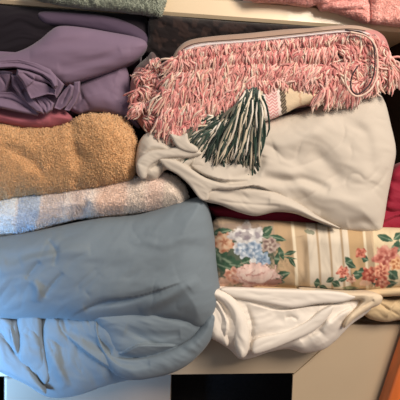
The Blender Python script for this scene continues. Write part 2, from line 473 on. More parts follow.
# rose pillowcase
b = Bld()
shell(b, [(-30, 100), (0, 108), (20, 112), (38, 110), (52, 106), (64, 110), (72, 118), (66, 124), (48, 129), (24, 129), (0, 124), (-30, 120)],
      -.030, 15, 12, 'a8606a', folds=[('v', -3, 2, [(38, 122), (44, 114), (50, 108)]), ('r', 2, 4, [(5, 118), (25, 122), (50, 119)])],
      wr=[(5, 30, 8, .8, 41)], slab=(-60, 70, 114, 125, .25), back=.014)
tag(b.build('folded_pillowcase', M_sheet), 'dusty rose folded cloth peeking out between lilac sheet and orange towel', 'pillowcase')

# lilac sheet
LIL = '806c82'
b = Bld()
shell(b, [(74, 88), (90, 78), (120, 62), (128, 72), (132, 90), (134, 108), (140, 128), (128, 122), (105, 113), (88, 112), (78, 114), (68, 106)],
      -.022, 14, 22, LIL, folds=[('v', -3, 2, [(74, 108), (82, 98), (76, 82)]), ('s', 3, 8, [(66, 104), (72, 94), (70, 82)])],
      wr=[(40, 40, 14, 1.3, 51), (50, 40, 20, -1.5, 54)], slab=(-50, 138, 70, 111, .26), back=.014)
shell(b, [(-30, 86), (20, 66), (60, 80), (84, 92), (80, 112), (60, 118), (20, 112), (-30, 106)],
      .012, 8, 16, LIL, wr=[(30, 20, 6, 1.2, 52)], back=.012)
lil = empty('folded_sheet', (xcol(60), .05, zrow(118)))
tag(lil, 'lilac purple sheet with crumpled corner on top of the orange towel', 'sheet')
b.build('lower_lobe', M_smooth, lil)
b = Bld()
shell(b, [(-30, 64), (0, 56), (22, 50), (38, 41), (50, 31), (60, 26), (80, 27), (110, 32), (136, 37), (146, 42), (146, 50), (134, 62), (110, 72), (85, 80), (66, 85), (56, 82), (40, 76), (20, 72), (0, 72), (-30, 76)],
      -.036, 12, 13, LIL, folds=[('r', 3, 8, [(30, 52), (70, 50), (130, 52)]), ('r', -2, 5, [(58, 68), (90, 62), (120, 50)])],
      wr=[(-10, 60, 16, 1.2, 53)], slab=(-50, 138, 44, 66, .26), step=1.2, back=.018)
b.build('top_fold', M_smooth, lil)
# crumpled corner: several overlapping pleats
b = Bld()
def pleat(pts, Y, H=2.0, R=2.2, f=(), seed=60, tilt=None): shell(b, pts, Y-.010, H*.6, R*.5, LIL, folds=[(k, a*1.5, w*.8, p) for k, a, w, p in f], wr=[(35, 16, 5, .3, seed)], back=.004, smoothn=0, step=.6, tilt=tuple(x*1.6 for x in tilt) if tilt else None)
pleat([(-30, 70), (0, 70), (12, 72), (12, 80), (6, 92), (0, 95), (-30, 96)], -.044, 3, 6, [('v', -2, 1.2, [(0, 76), (5, 84), (4, 92)])], 64, (.15, -.1))
pleat([(-30, 92), (0, 92), (12, 92), (26, 100), (40, 108), (38, 116), (18, 112), (0, 108), (-30, 104)], -.046, 3, 5, [('v', -2.5, 1.2, [(-5, 98), (12, 100), (34, 112)])], 66, (-.05, .15))
pleat([(10, 74), (18, 76), (26, 88), (36, 102), (46, 112), (38, 113), (28, 106), (20, 97), (12, 86)], -.048, 2, 2.5, [('v', -2, 1, [(15, 78), (26, 96), (40, 111)])], 65, (-.25, 0))
pleat([(24, 88), (32, 98), (42, 108), (44, 114), (36, 112), (26, 102), (20, 92)], -.052, 1.5, 1.5, (), 68, (.2, .1))
pleat([(36, 98), (46, 97), (54, 103), (52, 110), (46, 114), (40, 106)], -.050, 2, 2.5, [('v', -2, 1, [(41, 100), (46, 106), (46, 112)]), ('v', -2, 1, [(46, 99), (50, 104), (50, 110)])], 69, (.1, .1))
pleat([(17, 69), (28, 71), (40, 75), (50, 82), (56, 90), (55, 95), (48, 94), (38, 97), (31, 99), (27, 92), (22, 82), (16, 75)], -.060, 2.5, 3, [('v', -2.2, 1.2, [(22, 72), (34, 80), (48, 84), (54, 92)]), ('s', 2, 5, [(26, 88), (34, 80), (34, 73)])], 63, (-.12, -.16))
pleat([(-30, 62), (0, 60), (18, 59), (36, 63), (50, 69), (57, 77), (58, 86), (54, 89), (50, 81), (42, 75), (30, 70), (14, 67), (-2, 68), (-30, 72)], -.062, 2.5, 3, [('v', -1.5, 1, [(0, 64), (24, 64), (50, 75)])], 61, (0, .12))
pleat([(56, 76), (60, 80), (64, 84), (60, 92), (56, 98), (53, 92), (57, 86)], -.056, 2, 2, (), 62, (.25, 0))
pleat([(58, 98), (64, 90), (70, 84), (74, 86), (72, 96), (66, 106), (60, 110), (54, 108)], -.046, 2, 2.5, [('v', -2, 1, [(62, 104), (66, 96), (70, 86)])], 67, (.25, 0))
pleat([(74, 82), (80, 81), (80, 92), (76, 102), (69, 111), (64, 110), (72, 98)], -.042, 2, 2.5, (), 70, (.25, 0))
b.build('crumpled_corner', M_smooth, lil)

# dark plum cloth lying in the shade under the shelf, raised to darken the gap
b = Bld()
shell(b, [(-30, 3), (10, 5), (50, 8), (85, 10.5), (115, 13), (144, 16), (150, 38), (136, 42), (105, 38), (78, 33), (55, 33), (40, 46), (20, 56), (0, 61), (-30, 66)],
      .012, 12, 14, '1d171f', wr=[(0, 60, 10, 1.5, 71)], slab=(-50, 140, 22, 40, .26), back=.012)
shell(b, [(40, 12), (80, 13), (112, 17), (138, 27), (149, 38), (150, 48), (142, 46), (126, 38), (100, 31), (70, 26), (44, 24)],  # upper lilac fold, its shade put into a darker purple
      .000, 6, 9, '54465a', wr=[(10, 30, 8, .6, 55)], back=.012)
tag(b.build('folded_cloth', M_sheet), 'very dark plum cloth in the shadow above the lilac sheet, with a shade-coloured lilac fold', 'cloth')

# ------------------------------------------------------------------ right pile
WHITE = 'e6ddd2'
b = Bld()
shell(b, [(206, 286), (230, 286), (270, 289), (320, 292), (350, 294), (368, 296), (374, 304), (366, 314), (352, 324), (343, 333), (334, 342), (322, 350), (304, 353), (288, 349), (270, 352), (252, 358), (240, 359), (230, 350), (218, 342), (209, 336), (208, 320)],
      -.030, 18, 20, WHITE,
      folds=[('s', 6, 8, [(238, 358), (243, 330), (236, 310), (220, 296)]), ('s', 5, 9, [(222, 345), (228, 325), (220, 305), (212, 296)]),
             ('r', 5, 5, [(246, 352), (270, 345), (300, 330)]), ('v', -5, 2.5, [(250, 346), (252, 325), (246, 305)]),
             ('v', -3, 2, [(285, 318), (292, 317), (298, 320)]), ('s', -4, 8, [(250, 303), (280, 310), (310, 306), (345, 304)]),
             ('v', -4, 2, [(330, 322), (340, 312), (352, 306)]), ('r', 4, 4, [(322, 332), (336, 318), (352, 308)]),
             ('r', -4, 5, [(300, 340), (318, 326), (322, 312)]), ('v', -3, 2, [(262, 292), (290, 299), (330, 300)])],
      wr=[(-25, 34, 14, 2.2, 81), (40, 30, 12, .8, 82)], slab=(224, 372, 296, 342, .28), back=.016)
wh = empty('crumpled_sheet', (xcol(290), .05, SHELF_Z))
tag(wh, 'crumpled white sheet bulging over the shelf below the floral pillowcase', 'sheet')
shell(b, [(222, 288), (270, 289), (330, 291), (356, 296), (344, 302), (318, 304), (292, 308), (268, 304), (246, 300), (230, 296)], -.054, 3, 4, WHITE, wr=[(5, 30, 7, .8, 161)], back=.006)
shell(b, [(252, 346), (258, 338), (284, 332), (306, 322), (322, 310), (334, 306), (326, 320), (312, 332), (290, 342), (270, 350), (254, 354)], -.055, 3, 5, WHITE, wr=[(-30, 30, 7, .6, 162)], back=.006)
b.build('sheet_body', M_smooth, wh)
b = Bld()
shell(b, [(206, 288), (222, 290), (236, 300), (246, 318), (250, 338), (247, 354), (240, 358), (234, 344), (232, 322), (222, 304), (208, 298)],
      -.052, 7, 8, WHITE, wr=[(70, 30, 6, .8, 84)], back=.012)
shell(b, [(208, 300), (216, 300), (226, 312), (230, 330), (228, 346), (219, 342), (211, 337), (208, 322)],
      -.046, 7, 8, WHITE, wr=[(70, 30, 6, .8, 85)], back=.012)
b.build('pleat', M_smooth, wh)
b = Bld()
shell(b, [(300, 289), (345, 292), (370, 292), (382, 296), (380, 304), (370, 309), (356, 318), (344, 328), (346, 318), (358, 306), (362, 300), (348, 300), (320, 298)],
      -.050, 7, 7, 'dcc9ae', folds=[('v', -4, 1.6, [(352, 316), (364, 306), (374, 300)]), ('v', -3, 1.5, [(310, 293), (340, 297), (368, 297)])], wr=[(-30, 20, 5, .8, 86)], back=.012)
b.build('rolled_edge', M_smooth, wh)

# beige cloth at the right end
b = Bld()
shell(b, [(360, 292), (378, 296), (392, 300), (420, 296), (430, 318), (400, 320), (385, 322), (368, 318), (360, 308)],
      -.020, 10, 12, 'cdb48e', folds=[('v', -3, 1.6, [(376, 300), (386, 308), (400, 316)]), ('s', 3, 5, [(388, 318), (392, 308), (400, 298)])],
      wr=[(30, 20, 6, 1.0, 88)], slab=(376, 406, 300, 330, .25), back=.012)
tag(b.build('folded_cloth', M_smooth), 'small beige folded cloth at the far right beside the crumpled white sheet', 'cloth')

# floral pillowcase: the print is dyed into the cloth
def floral(q):
    x, y = q[:, 0], q[:, 1]
    c = np.tile(lin('bfa88a'), (len(q), 1))
    bend = 7*np.sin((y-228)/62*1.6)-3
    X = x-bend*.55
    def mix(m, col, a=1.0):
        nonlocal c
        m = (np.clip(m, 0, 1)*a)[:, None]; c = c*(1-m)+lin(col)*m
    def stripe(x0, x1, col, a=1, soft=1.2): mix(np.clip((X-x0)/soft+.5, 0, 1)*np.clip((x1-X)/soft+.5, 0, 1), col, a)
    stripe(200, 276, 'ab957e'); stripe(276, 294, 'b89d7c'); stripe(293, 296, 'e6d8bd'); stripe(308, 349, 'd9cdba')
    for s in (317, 329, 341): stripe(s, s+2.2, 'a88d6c', .85)
    stripe(349, 364, 'bb9d76'); stripe(364, 366.5, 'e4d6ba'); stripe(374, 440, 'd9c6a4')
    nz = vnoise(x/1.7, y/1.7); n2 = vnoise(x/3+9, y/3)
    def ell(cx, cy, rx, ry, col, ang=0, a=1, soft=.25, rag=.16, petals=0):
        t = math.radians(ang); dx, dy = x-cx, y-cy
        u = (dx*math.cos(t)+dy*math.sin(t))/rx; v = (-dx*math.sin(t)+dy*math.cos(t))/ry
        r = np.hypot(u, v)+rag*nz*1.5+.14*n2
        if petals: r = r*(1+.18*np.cos(petals*np.arctan2(v, u)))
        mix((1-r)/soft+.5, col, a)
    def leaf(cx, cy, L, Wd, ang, col='3c5a46'):
        t = math.radians(ang); dx, dy = x-cx, y-cy
        u = (dx*math.cos(t)+dy*math.sin(t))/L; v = (-dx*math.sin(t)+dy*math.cos(t))/Wd
        m = (1-np.abs(u)**1.5-np.abs(v)+.1*nz)/.25+.3
        mix(m, col); mix(np.clip(m, 0, 1)*(np.exp(-(v/.16)**2)), '9fb096', .6); mix(np.clip(m, 0, 1)*(n2 > .3), '2f4738', .5)
    def flower(cx, cy, r, col, dark, light, p=5):
        dx, dy = x-cx, y-cy; a = np.arctan2(dy, dx); rr = np.hypot(dx, dy*1.1)/r
        edge = 1+.13*np.cos(p*a+cx)+.10*np.cos((p+3)*a+cy)+.12*nz
        m = np.clip((edge-rr)/.16+.5, 0, 1)
        v = .55*np.cos(p*a+cx+rr*4)+.5*np.sin(rr*8+cy)+.5*n2+.3*nz
        mix(m, col); mix(m*np.clip(v*1.2-.1, 0, 1), light, .9); mix(m*np.clip(-v*1.3-.15, 0, 1), dark, .9)
        mix(np.clip((.2-rr)/.1+.5, 0, 1), dark, .7)
    # bouquet on the left
    ell(242, 258, 33, 26, '46594a', 0, .9, .45)
    for l in [(222, 232, 11, 5, -10), (219, 256, 9, 10, 60), (229, 262, 9, 8, 30), (225, 267, 10, 5, 20), (238, 266, 9, 6, 10), (246, 262, 7, 5, -20), (267, 231, 8, 5, -40),
              (277, 238, 10, 3.5, 15), (264, 237, 6, 4, 0), (281, 253, 3, 8, -20), (277, 259, 3, 7, 10), (290, 253, 7, 2.5, -15), (292, 262, 7, 2.3, 55), (282, 275, 9, 4.5, -15), (290, 258, 8, 1.2, 10), (278, 281, 8, 3, 10), (213, 262, 4, 14, 0)]: leaf(*l)
    flower(224, 242, 10.5, 'd6a586', 'a5684e', 'e8c8a8'); 
    flower(247, 238, 16, 'cfccca', '948c94', 'e6e3e0', 5); ell(246, 235, 6, 4.5, '7d7078', 0, .6); 
    flower(243, 250, 8, 'b6c0cc', '7d90a6', 'dbe2e8'); flower(254, 250, 9, 'a6b6c8', '71869f', 'd4dde6'); flower(262, 259, 8, '8fa3b8', '627a96', 'c2ceda')
    flower(270, 245, 8.5, 'b09c92', '77605c', 'd0c2b4'); ell(253, 262, 3.2, 5, 'eef0ee', 10, .95)
    flower(233, 276, 9, 'dba58e', 'ad705c', 'efcfb8'); ell(224, 282, 7, 4, 'd9b09a', 10)
    ell(257, 276, 22, 12.5, 'c69488', 5, 1, .2); ell(258, 275.5, 20, 11, 'e8c9be', 5, 1, .3)
    for (a_, b_, c_, d_, e_) in [(247, 278, 8, 3.2, 30), (256, 272, 9, 3, -10), (268, 277, 7, 3, -50), (258, 281, 9, 2.6, 5), (250, 271, 5, 2.4, -30)]:
        ell(a_, b_+1.2, c_, d_, 'c08880', e_, .7); ell(a_, b_, c_, d_*.8, 'f0d8cc', e_, .9)
    ell(273, 282, 9, 3, 'a06e60', -10, .8)
    # rose spray on the right
    for l in [(349, 262, 4, 7, -35), (351, 265, 6, 3.5, 30), (317, 283, 3.5, 5, 10), (323, 287, 5, 2.4, 20), (330, 280, 5, 3, -30), (336, 284, 5, 4, 30), (343, 279, 6, 3, -20), (357, 275, 6, 5, -10),
              (362, 272, 5, 5, 0), (365, 259, 4, 4, 20), (393, 275, 7, 6, 40), (396, 248, 5, 9, 20), (385, 238, 9, 4, 20), (398, 236, 6, 4, -40), (376, 282, 7, 4, 10), (389, 284, 9, 4, -10), (350, 288, 9, 2.2, 0, '8a8a66')]: leaf(*l)
    flower(361, 253, 5.5, 'c4705c', '8b4038', 'd99a84', 4); flower(343, 272, 6, 'cf8370', '93463c', 'e2aa94', 5); flower(351, 279, 4.5, 'dba890', 'a05c4c', 'efc8b0')
    flower(387, 258, 13, 'c27a6c', '8f443c', 'dfa896', 5); flower(370, 275, 8.5, 'c56b58', '8f3f36', 'df9c84'); flower(381, 271, 8, 'd08c74', '94463a', 'e8b898', 6)
    flower(382, 282, 7, 'c87762', '8f4438', 'e0a890'); flower(397, 264, 7, 'd9a57c', 'a0603c', 'e9c49c'); ell(365, 283, 6, 3, 'dcb49c', 0, .8)
    ell(310, 232, 5, 2.2, '6f7a66', 20, .8); ell(238, 226, 24, 3, '8b7a70', 0, .6)
    return c
b = Bld()
shell(b, [(212, 222), (250, 220), (300, 222), (350, 226), (400, 228), (430, 230), (430, 289), (400, 288), (370, 291), (340, 292), (300, 289), (260, 288), (225, 288), (212, 286)],
      -.026, 22, 20, floral, folds=[('r', -3, 5, [(300, 236), (304, 260), (300, 286)]), ('v', -2.5, 2, [(215, 284), (260, 286), (330, 290)]), ('s', 2.5, 6, [(372, 292), (376, 270), (372, 236)])],
      wr=[(85, 40, 14, 1.2, 91)], slab=(222, 405, 231, 287, .28), step=.55, back=.016)
fp = empty('folded_pillowcase', (xcol(310), .05, zrow(289)))
tag(fp, 'floral pillowcase with beige stripes and pink roses under the crimson cloth', 'pillowcase')
b.build('printed_cover', M_print, fp)
b = Bld()
shell(b, [(255, 286), (300, 288), (350, 290), (400, 287), (430, 288), (430, 297), (400, 296), (360, 298), (320, 296), (280, 293), (258, 291)],
      -.034, 8, 6, 'd6bd97', folds=[('v', -2, 1.2, [(270, 290), (320, 292), (400, 292)])], back=.014)
b.build('hem_fold', M_print, fp)

# crimson cloth
b = Bld()
shell(b, [(208, 206), (225, 206), (260, 207), (300, 208), (340, 212), (372, 214), (384, 200), (388, 178), (396, 166), (410, 160), (430, 160), (430, 234), (400, 234), (378, 232), (340, 226), (312, 227), (270, 226), (235, 224), (216, 217), (210, 211)],
      -.012, 11, 10, '8e1a32', folds=[('v', -4, 2, [(382, 208), (394, 212), (410, 208)]), ('s', 4, 6, [(384, 222), (396, 216), (412, 214)]), ('v', -2, 1.5, [(216, 212), (250, 216), (310, 220)])],
      wr=[(5, 30, 8, 1.2, 95)], slab=(222, 405, 211, 229, .28), back=.012)
tag(b.build('folded_cloth', M_smooth), 'crimson red cloth squeezed between cream sheet and floral pillowcase', 'cloth')

# cream sheet
CR = 'c8beb1'
b = Bld()
shell(b, [(150, 128), (180, 116), (230, 106), (262, 118), (300, 112), (330, 100), (372, 92), (384, 100), (391, 125), (396, 150), (393, 170), (388, 195), (384, 220), (380, 231), (366, 233), (348, 232), (330, 228), (314, 220), (296, 213), (275, 212), (255, 216), (240, 212), (222, 205), (206, 200), (195, 190), (184, 176), (170, 168), (158, 150)],
      -.034, 22, 30, CR,
      folds=[('s', 6, 14, [(204, 200), (220, 188), (240, 186), (262, 188), (290, 205)]), ('r', 4, 7, [(240, 208), (280, 205), (310, 216)]),
             ('r', -5, 5, [(262, 176), (285, 181), (305, 180), (330, 190)]), ('s', 5, 12, [(180, 155), (198, 172), (222, 180), (250, 180)]),
             ('v', -4, 2.5, [(262, 192), (272, 192), (286, 198)]), ('r', -3, 9, [(310, 150), (330, 165), (340, 185)]), ('r', 3, 10, [(275, 150), (300, 140), (330, 118)]),
             ('r', -4, 5, [(230, 180), (255, 172), (262, 155)]), ('v', -2, 2, [(372, 190), (382, 180), (388, 168)]), ('r', -3, 5, [(348, 225), (362, 222), (378, 226)]),
             ('r', 4, 5, [(262, 196), (290, 212), (320, 216)]), ('r', -2, 6, [(335, 112), (366, 135), (372, 180)])],
      wr=[(25, 60, 20, 1.5, 101), (-30, 40, 24, -1.3, 102)], slab=(150, 396, 134, 208, .28), step=1.2, back=.02)
cs = empty('folded_sheet', (xcol(280), .05, zrow(212)))
tag(cs, 'greyish cream folded sheet lying under the pink fringed blanket', 'sheet')
b.build('sheet_body', M_smooth, cs)
b = Bld()
shell(b, [(140, 140), (150, 132), (165, 136), (176, 142), (184, 134), (200, 136), (215, 142), (226, 156), (236, 176), (222, 186), (206, 190), (200, 198), (190, 186), (178, 174), (166, 170), (156, 180), (146, 180), (137, 174), (136, 158)],
      -.050, 10, 12, CR,
      folds=[('s', 6, 9, [(200, 150), (176, 158), (156, 158), (144, 166), (140, 176)]), ('v', -5, 2, [(150, 170), (160, 164), (176, 162), (194, 156)]),
             ('s', 5, 7, [(166, 160), (180, 176), (200, 196)]), ('r', 3, 4, [(142, 158), (150, 146), (168, 148), (182, 150)]),
             ('v', -3, 2, [(176, 144), (180, 152), (196, 152)]), ('r', -4, 5, [(186, 166), (206, 176), (226, 180)]), ('r', 4, 4, [(182, 168), (204, 186), (226, 186)])],
      wr=[(25, 24, 8, .8, 105), (35, 30, 16, -1.2, 106)], back=.016)
def crisp(pts, Y, H=4, R=4, col=CR, seed=150, tilt=None, f=()): shell(b, pts, Y, H, R, col, folds=f, wr=[(30, 26, 7, .6, seed)], back=.006, smoothn=3, step=.8, tilt=tilt)
crisp([(136, 164), (142, 155), (152, 150), (168, 149), (184, 145), (196, 149), (202, 154), (190, 158), (174, 158), (158, 161), (149, 168), (146, 178), (140, 178)], -.066, 3.5, 4, seed=151)
crisp([(170, 134), (180, 136), (187, 133), (189, 141), (198, 148), (196, 153), (184, 151), (176, 146)], -.070, 2.5, 3, seed=152)
crisp([(158, 158), (176, 160), (190, 168), (206, 178), (228, 184), (256, 184), (232, 190), (212, 190), (208, 200), (200, 199), (190, 186), (178, 175), (166, 168)], -.066, 3, 4, seed=153, tilt=(.05, -.1))
b.build('crumpled_end', M_smooth, cs)
b = Bld()
shell(b, [(184, 168), (200, 180), (220, 186), (250, 187), (275, 192), (300, 204), (318, 216), (340, 228), (318, 222), (296, 214), (276, 212), (256, 216), (238, 212), (220, 205), (204, 201), (196, 192), (186, 178)],
      -.056, 9, 10, CR, folds=[('r', -3, 5, [(206, 192), (240, 196), (270, 200)]), ('v', -2, 2, [(215, 200), (245, 204), (280, 206)])], wr=[(10, 40, 8, .8, 107)], back=.012)
b.build('lower_flap', M_smooth, cs)

# ------------------------------------------------------------------ fringed blanket
bl = empty('fringed_blanket', (xcol(280), .03, zrow(130)))
tag(bl, 'pink woven blanket with shaggy pink fringe and green and white tassels', 'blanket')
PK = 'c98080'
b = Bld()
shell(b, [(184, 44), (210, 38), (250, 34), (300, 29), (345, 25), (368, 28), (384, 36), (391, 55), (397, 80), (392, 88), (378, 93), (352, 97), (330, 102), (300, 108), (270, 112), (240, 108), (215, 112), (190, 128), (164, 134), (156, 118), (163, 92), (170, 66)],
      -.036, 20, 22, lambda q: np.where((q[:, :1]+.35*q[:, 1:] > 404) | (q[:, 1:] < 46-.085*(q[:, :1]-180)), lin('b89c8a'), lin('c28480')),
      wr=[(0, 40, 8, 2, 111)], slab=(158, 392, 42, 128, .26), step=1.4, back=.02)
b.build('blanket_body', M_woven, bl)
# rolled end on the left
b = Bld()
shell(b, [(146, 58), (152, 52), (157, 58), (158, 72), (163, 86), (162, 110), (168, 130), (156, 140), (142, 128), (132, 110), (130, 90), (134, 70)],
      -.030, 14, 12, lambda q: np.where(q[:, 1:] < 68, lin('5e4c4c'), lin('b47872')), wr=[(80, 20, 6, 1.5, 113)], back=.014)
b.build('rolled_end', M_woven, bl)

def tube_strand(b, pts, r, col, tipcol=None, sides=4):
    p = np.array(pts); n = len(p)
    t = np.gradient(p, axis=0); t /= np.linalg.norm(t, axis=1, keepdims=True)+1e-12
    a = np.cross(t, (0.3, 1, .2)); a /= np.linalg.norm(a, axis=1, keepdims=True)+1e-12
    c = np.cross(t, a)
    rr = np.full(n, r); rr[-1] = r*.45
    vs = []; 
    for k in range(sides):
        an = 2*math.pi*k/sides
        vs.append(p+(a*math.cos(an)+c*math.sin(an))*rr[:, None])
    V = np.stack(vs, 1).reshape(-1, 3)
    f = []
    for i in range(n-1):
        for k in range(sides):
            k2 = (k+1) % sides
            f.append((i*sides+k, i*sides+k2, (i+1)*sides+k2, (i+1)*sides+k))
    f.append(tuple(range(sides))[::-1]); f.append(tuple((n-1)*sides+k for k in range(sides)))
    cc = np.tile(np.asarray(col), (n*sides, 1))
    if tipcol is not None:
        w_ = np.repeat(np.linspace(0, 1, n)**1.5, sides)[:, None]; cc = cc*(1-w_)+np.asarray(tipcol)*w_
    b.add(V, f, cc)

def strands(b, root, count, length, ang, Y0, rise, r, colfn, spread=16, curl=2.0, jit=2.0, clump=6):
    """strands hanging from the polyline root (pixels); ang = direction in degrees, 90 = straight down"""
    pl = spline(root, 8, False); seg = np.r_[0, np.cumsum(np.hypot(*np.diff(pl, axis=0).T))]
    ncl = max(2, int(seg[-1]/clump)); ca = rng.normal(0, spread, ncl+1)
    for i in range(count):
        s = rng.random()
        x = np.interp(s*seg[-1], seg, pl[:, 0])+rng.normal(0, jit*.4); y = np.interp(s*seg[-1], seg, pl[:, 1])+rng.normal(0, jit*.6)
        a0 = ang(s) if callable(ang) else ang
        a = math.radians(a0+ca[int(s*ncl)]+rng.normal(0, spread*.55))
        L = length*rng.uniform(.65, 1.2); n = 7; t = np.linspace(0, 1, n)
        bend = rng.normal(0, 1)*curl; ph = rng.random()*6.3
        off = bend*np.sin(t*2.6)+curl*.35*np.sin(t*7+ph)
        px = x+math.cos(a)*L*t-math.sin(a)*off; py = y+math.sin(a)*L*t+math.cos(a)*off
        dep = rise*np.sin(np.clip(t*1.25+.12, 0, 1)*math.pi)*rng.uniform(.4, 1.3)+rng.uniform(0, 2.5)
        pts = P(px, py, Y0-dep*S)
        c, tc = colfn(x, y)
        tube_strand(b, pts, r*S*rng.uniform(.8, 1.25), c, tc)

pinks = [lin(c) for c in ('de9790', 'd28684', 'e8b0a8', 'ca7b7a', 'dc9690', 'ecbfb6')]
creams = [lin(c) for c in ('ecd2be', 'eadaca', 'e8c2ae')]
def pinkcol(x, y):
    c = creams[rng.integers(3)] if rng.random() < .17 else pinks[rng.integers(6)]
    c = c*rng.uniform(.85, 1.05)
    t = creams[rng.integers(3)] if rng.random() < .5 else c*1.05
    return c, t
b = Bld()
YF = -.060
rows = [
 ([(172, 132), (188, 125), (206, 113)], 150, 15, 118, 0, 15, 3), 
 ([(162, 114), (190, 106), (220, 98), (248, 90)], 360, 22, 114, 2, 15, 5),
 ([(166, 92), (200, 86), (240, 78), (262, 72)], 400, 24, 110, 4, 16, 6),
 ([(255, 78), (300, 75), (340, 80), (380, 76)], 400, 18, 104, 3, 34, 6),
 ([(170, 76), (200, 72), (240, 66), (280, 66), (330, 68)], 520, 21, lambda s: 110-4*s, 6, 19, 3.5),
 ([(315, 72), (345, 66), (384, 60)], 330, 22, 95, 5, 40, 5),
 ([(174, 60), (205, 56), (240, 52), (280, 50), (330, 48), (378, 46)], 640, 20, lambda s: 108-14*s, 7, 18, 3),
 ([(180, 52), (206, 47), (250, 43), (300, 39), (345, 35), (372, 38)], 560, 16, lambda s: 104-16*s, 8, 17, 1),
]
for root, n, L, an, up, sp, jt in rows:
    strands(b, root, int(n*1.45), L, an, YF-up*.0006, 4.0, .8, pinkcol, spread=sp, curl=1.6+.06*sp, clump=8, jit=jt)
# looser yarn over the right half
strands(b, [(345, 38), (362, 40), (378, 52), (388, 66)], 200, 24, lambda s: 100-30*s, YF, 4, 1.0, pinkcol, spread=30, curl=3)
strands(b, [(322, 88), (340, 84), (360, 84)], 150, 22, 98, YF-.003, 3, 1.0, pinkcol, spread=14, curl=2.5)
strands(b, [(374, 44), (386, 60), (390, 70)], 40, 22, 80, YF+.004, 3, .9, pinkcol, spread=18, curl=2)
strands(b, [(372, 36), (384, 46), (391, 62), (394, 76)], 230, 18, lambda s: 100-10*s, YF, 4, .85, pinkcol, spread=20, curl=2.5)
strands(b, [(360, 34), (374, 38), (384, 50), (390, 62)], 160, 16, lambda s: 100-20*s, YF-.003, 4, .85, pinkcol, spread=20, curl=2.5)
# loops tumbling off the rolled end
for root, n, L, an in [([(148, 62), (154, 60)], 60, 14, 120), ([(136, 76), (148, 72), (158, 80)], 110, 16, 112), ([(132, 92), (145, 88), (160, 96)], 120, 17, 105),
                       ([(134, 106), (150, 104), (164, 112)], 130, 17, 96), ([(140, 118), (154, 118), (168, 124)], 120, 16, 80)]:
    strands(b, [(x+3, y) for x, y in root], int(n*1.4), L*.85, an-16, -.050, 5, .8, pinkcol, spread=26, curl=2.5)
fr = b.build('pink_fringe', M_yarn, bl); fr['kind'] = 'stuff'; fr['label'] = 'shaggy pink and cream yarn fringe'

# green and white tassels
grn = [lin(c) for c in ('2c4439', '22382f', '3a5046', '1e302a')]
wht = [lin(c) for c in ('e8dcca', 'f0e8dc', 'd4c6ae')]
def greencol(x, y):
    c = wht[rng.integers(3)] if rng.random() < .36 else grn[rng.integers(4)]
    return c*rng.uniform(.85, 1.05), (wht[2] if rng.random() < .25 else None)
b = Bld()
strands(b, [(190, 130), (205, 122), (225, 112), (240, 104)], 200, 20, lambda s: 140-20*s, -.058, 5, .9, greencol, spread=14, curl=3)
strands(b, [(200, 132), (220, 122), (238, 110), (254, 102)], 300, 36, lambda s: 132-26*s, -.061, 6, .9, greencol, spread=12, curl=3)
strands(b, [(214, 140), (232, 136), (252, 134)], 240, 40, lambda s: 100-4*s, -.057, 6, .9, greencol, spread=14, curl=3)
strands(b, [(222, 148), (236, 148), (252, 150)], 190, 29, lambda s: 75+12*s, -.055, 6, .9, greencol, spread=14, curl=3)
strands(b, [(242, 100), (248, 92), (255, 90), (261, 95)], 160, 62, lambda s: 112-20*s, -.068, 6, .9, greencol, spread=5, curl=4, clump=3)
gr = b.build('green_tassels', M_yarn, bl); gr['kind'] = 'stuff'; gr['label'] = 'dark green and white yarn tassels'

# woven border
def border(q):
    x = q[:, 0]-.10*(q[:, 1]-100); y = q[:, 1]
    zig = 1.2*np.abs(((y+x*.2)/3) % 2-1)
    X = x+zig
    c = np.tile(lin('d8c2a4'), (len(q), 1))
    def st(a, b_, col): 
        m = (X > a) & (X < b_); c[m] = lin(col)
    st(240, 262, '8d9488'); st(258, 261, '3a4a44'); st(262, 266.5, 'efe9e2'); st(266.5, 279, 'd79a98'); st(278, 281, 'efe0d8'); st(281, 286.5, '4a3f38'); st(300, 302, 'c8a98c')
    m = (X > 266.5) & (X < 279) & (((y*1.0+np.abs(((x-266)/3) % 2-1)*3) % 3.2) < 1.3); c[m] = lin('f0d8d2')
    m = (X > 281) & (X < 286.5) & ((y+x) % 2.6 < .8); c[m] = lin('a89880')
    m = (X > 252) & (X < 258) & ((y-x) % 2.4 < 1); c[m] = lin('e6e2d8')
    return c
b = Bld()
shell(b, [(246, 86), (262, 80), (285, 84), (310, 88), (328, 98), (312, 103), (298, 107), (284, 114), (264, 121), (254, 112), (248, 100)],
      -.056, 8, 8, border, wr=[(20, 30, 8, .4, 121)], step=.5, back=.012)
wb = b.build('woven_border', M_woven, bl); wb['label'] = 'woven border striped dark green, white and pink zigzag'

# hem with its stitched edge, and the plain tan back of the cloth above it
def rope(b, pts, r, Y, col, sides=8, close=False, wob=0):
    pl = spline(pts, 8, False)
    p = P(pl[:, 0], pl[:, 1], Y-np.abs(vnoise(pl[:, 0]/9, pl[:, 1]/9))*wob*S)
    tube_strand(b, p, r*S, lin(col), None, sides)
b = Bld()
shell(b, [(172, 60), (178, 48), (190, 40), (215, 36), (250, 33), (290, 29), (330, 28), (365, 31), (378, 34), (386, 46), (380, 48), (368, 38), (340, 34), (300, 38), (250, 43), (205, 47), (186, 54)],
      -.042, 6, 5, 'a68c7c', back=.014)
b.build('backing_fold', M_woven, bl)
b = Bld()
shell(b, [(178, 56), (186, 48), (204, 43), (250, 39.5), (300, 34.5), (345, 30), (366, 32), (374, 38), (371, 39), (364, 34.5), (345, 33), (300, 37.5), (250, 43), (206, 47), (188, 53)],
      -.0585, 4, 3, 'd8cccc', back=.006)
rope(b, [(179, 53), (188, 46), (204, 42.2), (250, 38.5), (300, 33.5), (345, 29), (366, 31)], .5, -.062, '5a463e', 5)
